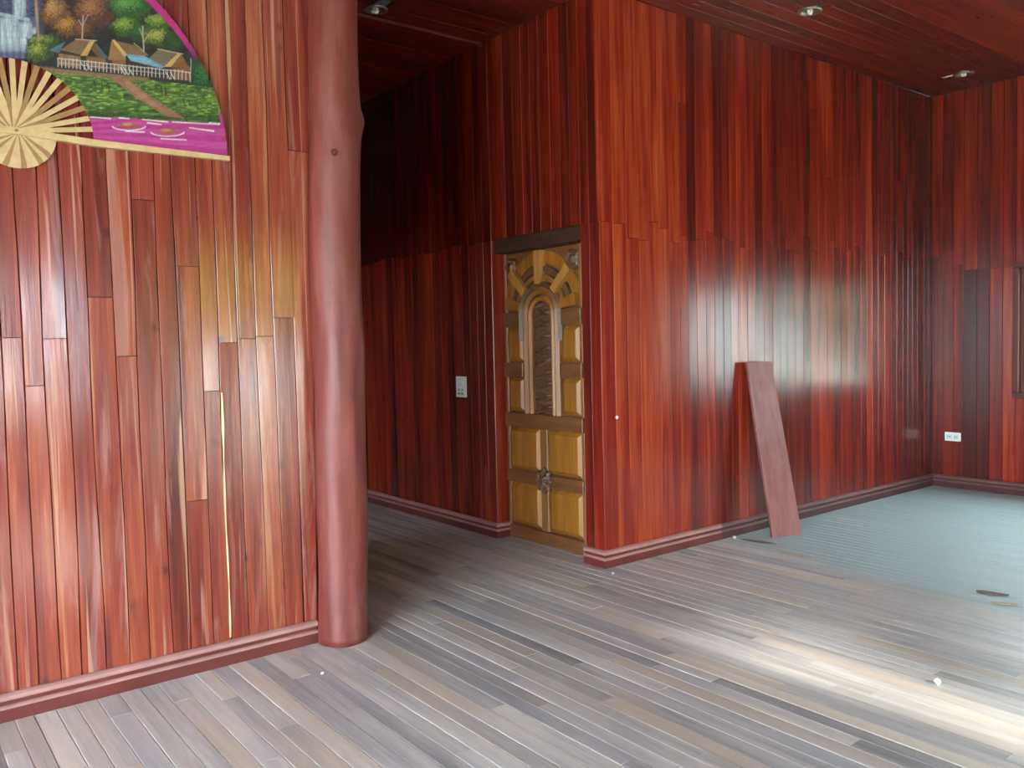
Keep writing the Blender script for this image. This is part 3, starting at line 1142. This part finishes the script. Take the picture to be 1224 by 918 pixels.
# white screw cap on the big wall
sc_ = MB().lathe([(0.010, 0.0), (0.010, 0.003), (0.007, 0.008), (0.002, 0.010)], seg=16)
sc_.v = [(3.684 + a, YB - 0.001 - c, 0.917 + b) for a, b, c in sc_.v]
tag(sc_.build('screw_cap', M['chip'], None, (3.684, YB, 0.917), smooth=True), 'tiny white screw cap on the red wall right of the door', 'screw cap')


# ================================================================== leaning board
def leaning_board():
    t = NT('rough_red_board')
    tc = t.n('ShaderNodeTexCoord').outputs['Object']
    g = t.noise(t.vmul(tc, (22, 22, 1.8)), 1.0, 5, 0.6, 0.3)
    b_ = t.noise(tc, 5.0, 4)
    c = t.ramp(g, [(0.25, (0.17, 0.048, 0.046)), (0.75, (0.27, 0.10, 0.096))])
    c = t.mix(t.ramp(b_, [(0.45, 0.0), (0.75, 0.4)]), c, (0.26, 0.13, 0.12))
    t.bump(g, 0.3, 0.002)
    mat = t.set(Base_Color=c, Roughness=0.45)
    # bottom edge stands on the floor, top edge rests on the wall
    bl, br = Vector((4.935, 3.475, 0.002)), Vector((5.165, 3.400, 0.002))
    tl, tr = Vector((4.925, 3.672, 1.212)), Vector((5.195, 3.660, 1.212))
    n = ((br - bl).cross(tl - bl)).normalized()      # points out, towards the room
    if n.y > 0:
        n = -n
    th = 0.028
    mb = MB()
    rows = 8
    for j in range(rows + 1):
        f = j / rows
        a, b = bl.lerp(tl, f), br.lerp(tr, f)
        wv = 0.003 * math.sin(f * 9)
        a = a + (b - a).normalized() * wv
        if j == rows:
            a = a + Vector((0.0, 0, 0.0))
        c = 0.003
        e = (b - a).normalized()
        mb.v += [tuple(a - n * 0), tuple(a + n * (th - c)), tuple(a + e * c + n * th), tuple(b - e * c + n * th), tuple(b + n * (th - c)), tuple(b)]
    for j in range(rows):
        for i in range(6):
            k = (i + 1) % 6
            mb.f.append((j * 6 + i, j * 6 + k, (j + 1) * 6 + k, (j + 1) * 6 + i))
    mb.f += [tuple(range(6)), tuple(rows * 6 + i for i in range(6))[::-1]]
    root = empty('leaning_board', (5.05, 3.44, 0))
    mb.build('board', mat, root, (5.05, 3.44, 0))
    # chipped notch / sawn stub at the upper right edge and a dark knot
    kn = MB().cbox(5.186, 5.212, 3.630, 3.668, 0.985, 1.03, 0.004).build('stub', mat, root, (5.2, 3.64, 0.985))
    kn['label'] = 'short broken stub on the edge of the board'
    tag(root, 'reddish wide plank leaning upright against the big red wall', 'board')


leaning_board()


# ================================================================== painted folding fan on the left wall
def painted_fan():
    PXF, PZF = 0.517, 2.237
    Y0 = YB - 0.006
    R_OUT, R_IN = 0.80, 0.268
    root = empty('folding_fan', (PXF, Y0, PZF))
    tag(root, 'large bamboo folding fan painted with thatched huts, hung on the plank wall', 'fan')
    # ---- the print: colours of the painted cloth in the fan's own plane
    NA, NR = 1080, 330
    ang = np.linspace(0.0, math.pi, NA + 1)
    rad = np.linspace(R_IN, R_OUT, NR + 1)
    A, Rr = np.meshgrid(ang, rad, indexing='ij')
    X, Z = Rr * np.cos(A), Rr * np.sin(A)
    # print coordinates (u to the right, v downwards)
    w = 0.192776 * X - 0.015856 * Z + 1
    U = (367.934 * X - 17.1845 * Z + 18.95) / w
    V = (72.78 * X - 323.631 * Z + 156.6) / w
    rs = np.random.RandomState(3)

    def vnoise(u, v, seed):
        g = np.random.RandomState(seed).rand(64, 64)
        iu, iv = np.floor(u).astype(int), np.floor(v).astype(int)
        fu, fv = u - iu, v - iv
        fu, fv = fu * fu * (3 - 2 * fu), fv * fv * (3 - 2 * fv)
        s = lambda a, b: g[a % 64, b % 64]
        return (s(iu, iv) * (1 - fu) + s(iu + 1, iv) * fu) * (1 - fv) + (s(iu, iv + 1) * (1 - fu) + s(iu + 1, iv + 1) * fu) * fv

    def lin(c):
        c = np.array(c, float) / 255
        return np.where(c <= 0.04045, c / 12.92, ((c + 0.055) / 1.055) ** 2.4)
    C = np.zeros(U.shape + (3,)) + lin((44, 44, 46))

    def put(mask, col, soft=None):
        nonlocal C
        k = np.clip(mask, 0, 1)[..., None]
        C = C * (1 - k) + lin(col) * k

    def smooth(d, s):
        return np.clip(0.5 - d / s, 0, 1)

    def poly(pts):
        inside = np.zeros(U.shape, bool)
        n = len(pts)
        for i in range(n):
            x0, y0 = pts[i]
            x1, y1 = pts[(i + 1) % n]
            if y0 == y1:
                continue
            c = ((y0 > V) != (y1 > V)) & (U < (x1 - x0) * (V - y0) / (y1 - y0) + x0)
            inside ^= c
        return inside.astype(float)

    def line(x0, y0, x1, y1, wd):
        dx, dy = x1 - x0, y1 - y0
        L = dx * dx + dy * dy
        t = np.clip(((U - x0) * dx + (V - y0) * dy) / L, 0, 1)
        d = np.hypot(U - x0 - t * dx, V - y0 - t * dy)
        return smooth(d - wd / 2, 0.8)

    def blob(cx, cy, rx, ry, cols, seed, rag=0.55):
        """leafy clump dabbed with several tones, lighter to the upper left"""
        nz = vnoise(U * 0.35 + seed, V * 0.35, seed)
        nf = vnoise(U * 0.9, V * 0.9 + seed, seed + 1)
        d = np.hypot((U - cx) / rx, (V - cy) / ry) + rag * (nz - 0.5) + 0.3 * (nf - 0.5)
        m_ = smooth(d - 1, 0.25)
        put(m_, cols[0])
        lt = np.clip(1 - np.hypot((U - cx + rx * 0.2) / rx, (V - cy + ry * 0.3) / ry), 0, 1)
        put(m_ * np.clip((nf + lt * 0.9 - 0.75) * 4, 0, 1) * 0.85, cols[1])
        if len(cols) > 2:
            put(m_ * np.clip((vnoise(U * 1.3, V * 1.3, seed + 2) + lt * 0.9 - 1.05) * 5, 0, 1) * 0.9, cols[2])
    N1 = vnoise(U * 0.12, V * 0.12, 5)
    N2 = vnoise(U * 0.5, V * 0.5, 6)
    N3 = vnoise(U * 0.16, V * 0.8, 7)
    # sky and hills in the upper left
    put(smooth(U - 48, 14) * (V < 70), (96, 98, 134))
    put(smooth(U - 48, 14) * (V < 20) * np.clip(N2 * 1.6 - 0.4, 0, 1), (58, 60, 98))
    put(smooth(np.hypot((U - 130) / 20, (V + 6) / 12) - 1, 0.6), (120, 88, 130))
    # pale waterfalls
    for x0, x1, y0, y1 in ((-60, -42, 6, 58), (-34, -12, 16, 60), (0, 20, 21, 58), (22, 37, 27, 58), (16, 30, -10, 20), (38, 43, 34, 58)):
        k = smooth(np.abs(U - (x0 + x1) / 2) - (x1 - x0) / 2, 4) * smooth(np.abs(V - (y0 + y1) / 2) - (y1 - y0) / 2, 5)
        put(k * 0.92, (178, 200, 212))
        put(k * np.clip(vnoise(U * 0.9, V * 0.12, 9) * 1.8 - 0.7, 0, 1) * 0.8, (226, 236, 240))
    put(line(0, 17, 34, 24, 4) * 0.8, (190, 204, 220))
    put(smooth(np.abs(V - 57) - 5, 4) * smooth(U - 40, 10) * 0.7, (160, 175, 190))
    # trees
    blob(112, 14, 24, 20, ((92, 60, 52), (150, 98, 70), (186, 128, 84)), 21)
    blob(66, 14, 16, 18, ((120, 80, 52), (178, 126, 76), (206, 156, 96)), 24)
    blob(82, 32, 18, 12, ((110, 74, 44), (176, 122, 62), (200, 148, 80)), 27)
    blob(100, 36, 14, 9, ((88, 58, 44), (140, 96, 62)), 30)
    blob(155, 8, 26, 14, ((48, 92, 50), (84, 146, 70), (120, 176, 88)), 33)
    blob(150, 32, 18, 12, ((56, 92, 40), (120, 152, 60), (160, 184, 80)), 36)
    blob(172, 40, 18, 11, ((40, 78, 44), (70, 118, 60)), 39)
    blob(190, 26, 18, 10, ((66, 100, 44), (134, 158, 70), (170, 186, 92)), 42)
    blob(190, 45, 20, 11, ((70, 96, 40), (150, 160, 70), (186, 190, 96)), 45)
    blob(210, 50, 14, 14, ((34, 64, 38), (58, 98, 52)), 48)
    blob(232, 84, 14, 14, ((28, 56, 36), (48, 92, 50)), 51)
    blob(244, 92, 14, 16, ((30, 74, 40), (58, 124, 60)), 54)
    blob(52, 50, 20, 9, ((52, 82, 44), (110, 136, 56), (150, 166, 70)), 57)
    blob(46, 62, 16, 12, ((60, 86, 40), (130, 146, 60), (168, 176, 80)), 60)
    # trunks
    for a in ((42, -6, 44, 20, 3.2), (44, 20, 46, 48, 3.0)):
        put(line(*a), (176, 142, 112))
    for a in ((98, 48, 99, 20, 1.6), (99, 34, 94, 24, 1.1), (99, 30, 105, 18, 1.0), (172, 68, 170, 32, 1.6), (171, 52, 178, 40, 1.0), (171, 46, 166, 34, 1.0), (176, 66, 160, 52, 0.9)):
        put(line(*a) * 0.9, (196, 180, 160))
    # ground below the huts
    yl = 78 + (U - 30) * 0.12
    put((V > yl).astype(float) * (V < 150), (70, 104, 44))
    gk = (V > yl) * (V < 150)
    put(gk * np.clip(N3 * 2.4 - 1.1, 0, 1) * 0.9, (124, 168, 62))
    put(gk * np.clip(vnoise(U * 0.24, V * 0.7, 12) * 2.6 - 1.6, 0, 1) * 0.9, (176, 202, 92))
    put(gk * np.clip(vnoise(U * 0.14, V * 0.35, 13) * 2.6 - 1.55, 0, 1) * 0.85, (34, 66, 34))
    put(smooth(np.abs(V - 138 - (U - 150) * 0.05) - 4, 6) * (U > 105) * 0.75, (30, 62, 34))
    put(smooth(np.abs(V - (84 + (U - 60) * 0.09)) - 3.0, 3) * (U > 42) * (U < 178) * 0.95, (146, 116, 84))
    put(poly([(128, 91), (152, 94), (178, 114), (221, 142), (200, 140), (160, 116), (146, 104)]), (158, 116, 88))
    put(poly([(150, 94), (162, 104), (196, 132), (180, 126), (150, 104)]) * 0.5, (186, 146, 112))
    # huts
    put(poly([(66, 62), (230, 78), (228, 98), (66, 82)]), (60, 44, 36))
    put(poly([(70, 64), (96, 68), (96, 82), (70, 78)]), (150, 116, 84))
    put(poly([(103, 67), (126, 70), (126, 84), (103, 80)]), (140, 100, 64))
    put(poly([(134, 71), (150, 72), (150, 86), (134, 84)]), (142, 104, 70))
    put(poly([(206, 82), (226, 82), (227, 97), (206, 95)]), (136, 92, 58))
    put(poly([(58, 60), (78, 50), (70, 64)]), (86, 124, 140))
    put(poly([(72, 60), (91, 47), (113, 49), (98, 66)]), (136, 108, 78))
    put(poly([(98, 66), (112, 49), (127, 70), (118, 70), (108, 58)]), (122, 86, 56))
    put(poly([(96, 67), (107, 50), (113, 49), (104, 67)]), (206, 168, 96))
    put(poly([(113, 50), (126, 66), (130, 70), (122, 70)]), (80, 110, 126))
    put(poly([(129, 72), (133, 49), (150, 66), (150, 72)]), (168, 124, 72))
    put(poly([(133, 48), (160, 54), (178, 67), (152, 66)]), (142, 112, 80))
    put(poly([(133, 48), (137, 48), (152, 66), (148, 68)]), (220, 184, 116))
    put(poly([(150, 65), (172, 67), (197, 80), (192, 82), (156, 73)]), (112, 172, 204))
    put(poly([(152, 68), (174, 70), (190, 80), (160, 73)]) * 0.5, (160, 206, 224))
    put(poly([(178, 70), (190, 58), (216, 64), (202, 78), (196, 80)]), (128, 112, 92))
    put(poly([(200, 80), (216, 64), (227, 83)]), (142, 96, 58))
    put(poly([(196, 80), (212, 64), (217, 64), (204, 80)]), (214, 178, 108))
    put(line(188, 59, 218, 65, 1.0), (200, 190, 170))
    put(line(90, 47, 115, 49, 1.0), (206, 190, 160))
    # white verandah railings
    for i in range(36):
        x = 69 + i * 4.5
        y = 70 + (x - 69) * 0.105
        put(line(x, y + rs.uniform(-1.5, 1), x + rs.uniform(-0.5, 0.5), y + 10, 0.9) * 0.95, (226, 226, 222))
    put(line(69, 70, 228, 87, 1.0) * 0.9, (222, 222, 220))
    put(line(69, 75, 200, 89, 0.7) * 0.7, (214, 216, 216))
    for x in (100, 106, 146, 150, 156, 200, 206):
        y = 72 + (x - 69) * 0.105
        put(line(x - 3, y, x + 3, y + 9, 0.9) * 0.9, (232, 236, 238))
    put(line(228, 70, 227, 98, 1.2) * 0.8, (190, 190, 186))
    for x, y in ((112, 96), (121, 98), (129, 100), (192, 104), (197, 104), (219, 118), (225, 118)):
        put(line(x, y, x + 1.5, y + 9, 1.1), (26, 34, 24))
    put(line(110, 100, 131, 104, 0.9), (26, 34, 24))
    # magenta water with white strokes and two lotus flowers
    shore = 139.5 + (U - 108) * 0.052
    put((V > shore).astype(float) * (U > -200), (196, 62, 148))
    put((V > shore) * np.clip(vnoise(U * 0.1, V * 0.4, 15) * 1.6 - 0.7, 0, 1) * 0.6, (214, 84, 166))
    for a in ((108, 140, 132, 142, 1.3), (142, 141, 154, 142, 1.4), (170, 143, 200, 146, 1.4), (176, 147, 192, 149, 1.5), (206, 146, 262, 149, 1.2), (226, 153, 255, 157, 1.4), (150, 157, 172, 158, 1.3), (192, 166, 222, 167.5, 1.3), (250, 147, 262, 148, 1.6)):
        put(line(*a) * 0.95, (240, 236, 240))
    for cx, cy in ((154, 150), (200, 157)):
        for k in range(12):
            t0, t1 = math.pi * (0.05 + 0.075 * k), math.pi * (0.05 + 0.075 * (k + 1))
            put(line(cx + 20 * math.cos(t0), cy + 0.5 + 5.5 * math.sin(t0), cx + 20 * math.cos(t1), cy + 0.5 + 5.5 * math.sin(t1), 1.3) * 0.9, (240, 234, 240))
        put(smooth(np.hypot((U - cx) / 11, (V - cy) / 3.4) - 1, 0.35), (170, 96, 76))
        put(smooth(np.hypot((U - cx + 2) / 6, (V - cy + 1.4) / 2) - 1, 0.4) * 0.8, (214, 140, 96))
    # magenta hem along the rim of the upper right
    hem = smooth(0.776 - Rr + 0.016 * np.clip((A - 0.62) / 0.4, -1, 1) * -1, 0.006) * np.clip((A - 0.50) / 0.12, 0, 1)
    put(hem, (206, 50, 140))
    put(smooth(0.790 - Rr, 0.004) * (A < 0.23), (206, 60, 146))
    C = C * 0.62 * (0.86 + 0.28 * vnoise(U * 0.5 + V * 0.25, V * 0.9, 77))[..., None]
    # ---- pleated cloth
    pleats = 44
    ph = (A / math.pi * pleats) % 1.0
    Dp = 0.016 + 0.005 * (np.abs(ph - 0.5) * 2) * (Rr / R_OUT)
    nv = (NA + 1) * (NR + 1)
    co = np.stack([X, -Dp, Z], -1).reshape(-1, 3)
    idx = np.arange(nv).reshape(NA + 1, NR + 1)
    q = np.stack([idx[:-1, :-1], idx[1:, :-1], idx[1:, 1:], idx[:-1, 1:]], -1).reshape(-1, 4)
    me = bpy.data.meshes.new('painted_leaf')
    me.vertices.add(nv)
    me.vertices.foreach_set('co', co.astype(np.float32).ravel())
    me.loops.add(len(q) * 4)
    me.loops.foreach_set('vertex_index', q.astype(np.int32).ravel())
    me.polygons.add(len(q))
    me.polygons.foreach_set('loop_start', np.arange(0, len(q) * 4, 4, dtype=np.int32))
    me.polygons.foreach_set('loop_total', np.full(len(q), 4, dtype=np.int32))
    me.update(calc_edges=True)
    ca = me.attributes.new('print', 'FLOAT_COLOR', 'POINT')
    ca.data.foreach_set('color', np.concatenate([C, np.ones(C.shape[:2] + (1,))], -1).astype(np.float32).ravel())
    t = NT('printed_fan_cloth')
    mat = t.set(Base_Color=t.attr('print').outputs['Color'], Roughness=0.6)
    lf = finish('painted_leaf', me, mat, root)
    lf['label'] = 'pleated cloth painted with huts, trees, a path and lotus flowers'
    # ---- bamboo ribs, spread like the leaf and crossing at the rivet
    bam = [wood('bamboo_light', (0.52, 0.37, 0.18), 0.42, 0.15, (30, 30, 30)), wood('bamboo_tan', (0.30, 0.165, 0.065), 0.45, 0.15, (30, 30, 30))]
    tones = [0, 0, 0, 1, 0, 1, 0, 0, 1, 0, 0, 1, 0, 0, 1, 0, 1, 0, 0, 0, 0]
    nrib = 21
    for k in range(nrib):
        a = math.pi * k / (nrib - 1)
        guard = k in (0, nrib - 1)
        ca_, sa_ = math.cos(a), math.sin(a)
        d0 = 0.0015 + 0.0006 * (nrib - k)
        d1 = d0 + 0.0022
        if k == 0:
            d0, d1 = 0.0, 0.024
        prof = [(-0.138, 0.0105), (-0.12, 0.0125), (0.0, 0.008), (R_IN + 0.03, 0.0100), (0.74, 0.004)]
        if guard:
            prof = [(-0.138, 0.0105), (-0.12, 0.0125), (0.0, 0.012), (R_IN, 0.013), (R_OUT + 0.008, 0.0095)]
        side = [(r, w_) for r, w_ in prof] + [(r, -w_) for r, w_ in reversed(prof)]
        off = -0.012 if k == 0 else (0.0)
        pts = [(r * ca_ - (w_ + off * min(1, max(0, r) / 0.2)) * sa_, r * sa_ + (w_ + off * min(1, max(0, r) / 0.2)) * ca_) for r, w_ in side]
        mb = MB().prism(pts, lambda x, z, d: (x, -d, z), d0, d1)
        mb.build('guard_stick' if guard else 'rib', bam[tones[k]], root, None)
    MB().lathe([(0.006, 0.0), (0.006, 0.003), (0.003, 0.005)], seg=14).build('rivet', bam[1], root, None)
    rv = root.children[-1]
    rv.rotation_euler = (math.pi / 2, 0, 0)
    rv.location = (0, -0.0255, 0)


painted_fan()


# ================================================================== bits lying on the floor
def chip(x, y, r, name, label, cat, mat, stretch=(1, 1, 0.5), rot=0.0, seed=1):
    rr = random.Random(seed)
    bm = bmesh.new()
    bmesh.ops.create_icosphere(bm, subdivisions=2, radius=r)
    for v in bm.verts:
        k = 1 + rr.uniform(-0.22, 0.22)
        v.co = Vector((v.co.x * stretch[0] * k, v.co.y * stretch[1] * k, v.co.z * stretch[2] * k))
    zmin = min(v.co.z for v in bm.verts)
    for v in bm.verts:
        v.co.z -= zmin
    me = bpy.data.meshes.new(name)
    bm.to_mesh(me)
    bm.free()
    o = finish(name, me, mat, None, (x, y, 0.0012))
    o.rotation_euler.z = rot
    tag(o, label, cat)


dirtm = plain('dry_leaf_brown', (0.10, 0.070, 0.045), 0.8, noise=0.3, scale=30)
strawm = plain('dry_straw', (0.38, 0.30, 0.17), 0.7, noise=0.25, scale=30)
chip(3.325, 1.571, 0.013, 'pebble', 'white pebble lying in the bright patch of floor', 'pebble', M['chip'], (1.2, 1, 0.9), 0.4, 3)
chip(4.737, 3.630, 0.013, 'pebble', 'small white pebble on the floor left of the leaning board', 'pebble', M['chip'], (1.4, 1, 0.7), 0.8, 4)
chip(3.491, 3.560, 0.008, 'pebble', 'tiny white pebble on the floor by the baseboard corner', 'pebble', M['chip'], (1, 1, 0.8), 0.2, 5)
chip(1.50, 3.30, 0.006, 'pebble', 'tiny white pebble on the floor near the foot of the log post', 'pebble', M['chip'], (1.2, 1, 0.8), 0.2, 6)
chip(4.760, 3.450, 0.020, 'wood_sliver', 'brown wood sliver on the floor just before the leaning board', 'debris', dirtm, (0.6, 7.0, 0.3), 0.25, 7)
chip(4.640, 3.080, 0.016, 'wood_sliver', 'pale wood sliver on the dusty edge of the floor', 'debris', strawm, (0.7, 8.0, 0.3), 0.10, 8)
chip(4.690, 1.930, 0.026, 'dirt_clump', 'dark dirt clump on the dusty grey-green floor', 'debris', dirtm, (0.8, 3.2, 0.25), 0.3, 9)
chip(4.560, 1.820, 0.020, 'dirt_clump', 'dull straw-coloured dirt clump at the edge of the dust', 'debris', strawm, (1.0, 3.0, 0.2), 0.5, 10)


# ================================================================== garden trees outside the openings
def tree(x, y, h, r, seed, label, leaf='leaf'):
    rr = random.Random(seed)
    root = empty('garden_tree', (x, y, -0.42))
    tag(root, label, 'tree', 'garden trees outside the house')
    MB().lathe([(0.14, 0.0), (0.11, 0.5), (0.09, h * 0.6), (0.05, h * 0.85)], seg=10).build('trunk', plain('bark', (0.16, 0.11, 0.07), 0.9, noise=0.3), root, None)
    bm = bmesh.new()
    for i in range(14):
        a = rr.uniform(0, 6.28)
        d = rr.uniform(0, r * 0.7)
        mt = Matrix.Translation((d * math.cos(a), d * math.sin(a), h * rr.uniform(0.54, 0.96)))
        g = bmesh.ops.create_icosphere(bm, subdivisions=3, radius=r * rr.uniform(0.45, 0.7), matrix=mt)
        for v in g['verts']:
            v.co += Vector((rr.uniform(-1, 1), rr.uniform(-1, 1), rr.uniform(-1, 1))) * 0.10 * r
    me = bpy.data.meshes.new('crown')
    bm.to_mesh(me)
    bm.free()
    finish('crown', me, M[leaf], root)




def leaf_material(name, dark, light):
    lt = NT(name)
    f = lt.noise(lt.n('ShaderNodeTexCoord').outputs['Object'], 4.0, 5)
    c = lt.ramp(f, [(0.3, dark), (0.7, light)])
    d = lt.n('ShaderNodeBsdfDiffuse')
    tr = lt.n('ShaderNodeBsdfTranslucent')
    mx = lt.n('ShaderNodeMixShader')
    mx.inputs[0].default_value = 0.5
    lt.l(c, d.inputs[0])
    lt.l(c, tr.inputs[0])
    lt.l(d.outputs[0], mx.inputs[1])
    lt.l(tr.outputs[0], mx.inputs[2])
    lt.l(mx.outputs[0], lt.out.inputs['Surface'])
    return lt.m


M['leaf'] = leaf_material('yellow_green_leaves', (0.50, 0.56, 0.06), (0.80, 0.78, 0.22))
M['leaf_grey'] = leaf_material('grey_green_leaves', (0.18, 0.22, 0.13), (0.40, 0.42, 0.30))
tree(5.0, -4.6, 4.5, 1.15, 1, 'yellow-green garden bush in front of the house door')
tree(4.3, -8.6, 3.6, 1.5, 3, 'unseen yellow-green bush added behind the one at the house door to cut sky light')  # added out of view to block sky light through the front doorway
tree(11.0, -13.0, 4.8, 2.1, 2, 'broad garden tree beyond the front right corner of the house')
for i, (tx, ty, lb) in enumerate(((16.5, -3.6, 'grey-green garden tree, the right one outside the far window'), (16.0, 0.6, 'grey-green garden tree, second outside the far window'),
                                  (16.6, 4.8, 'grey-green garden tree, third outside the far window'), (16.2, 9.0, 'grey-green garden tree, the left one outside the far window'))):
    tree(tx, ty, 3.6, 1.6, 20 + i, lb, 'leaf_grey')
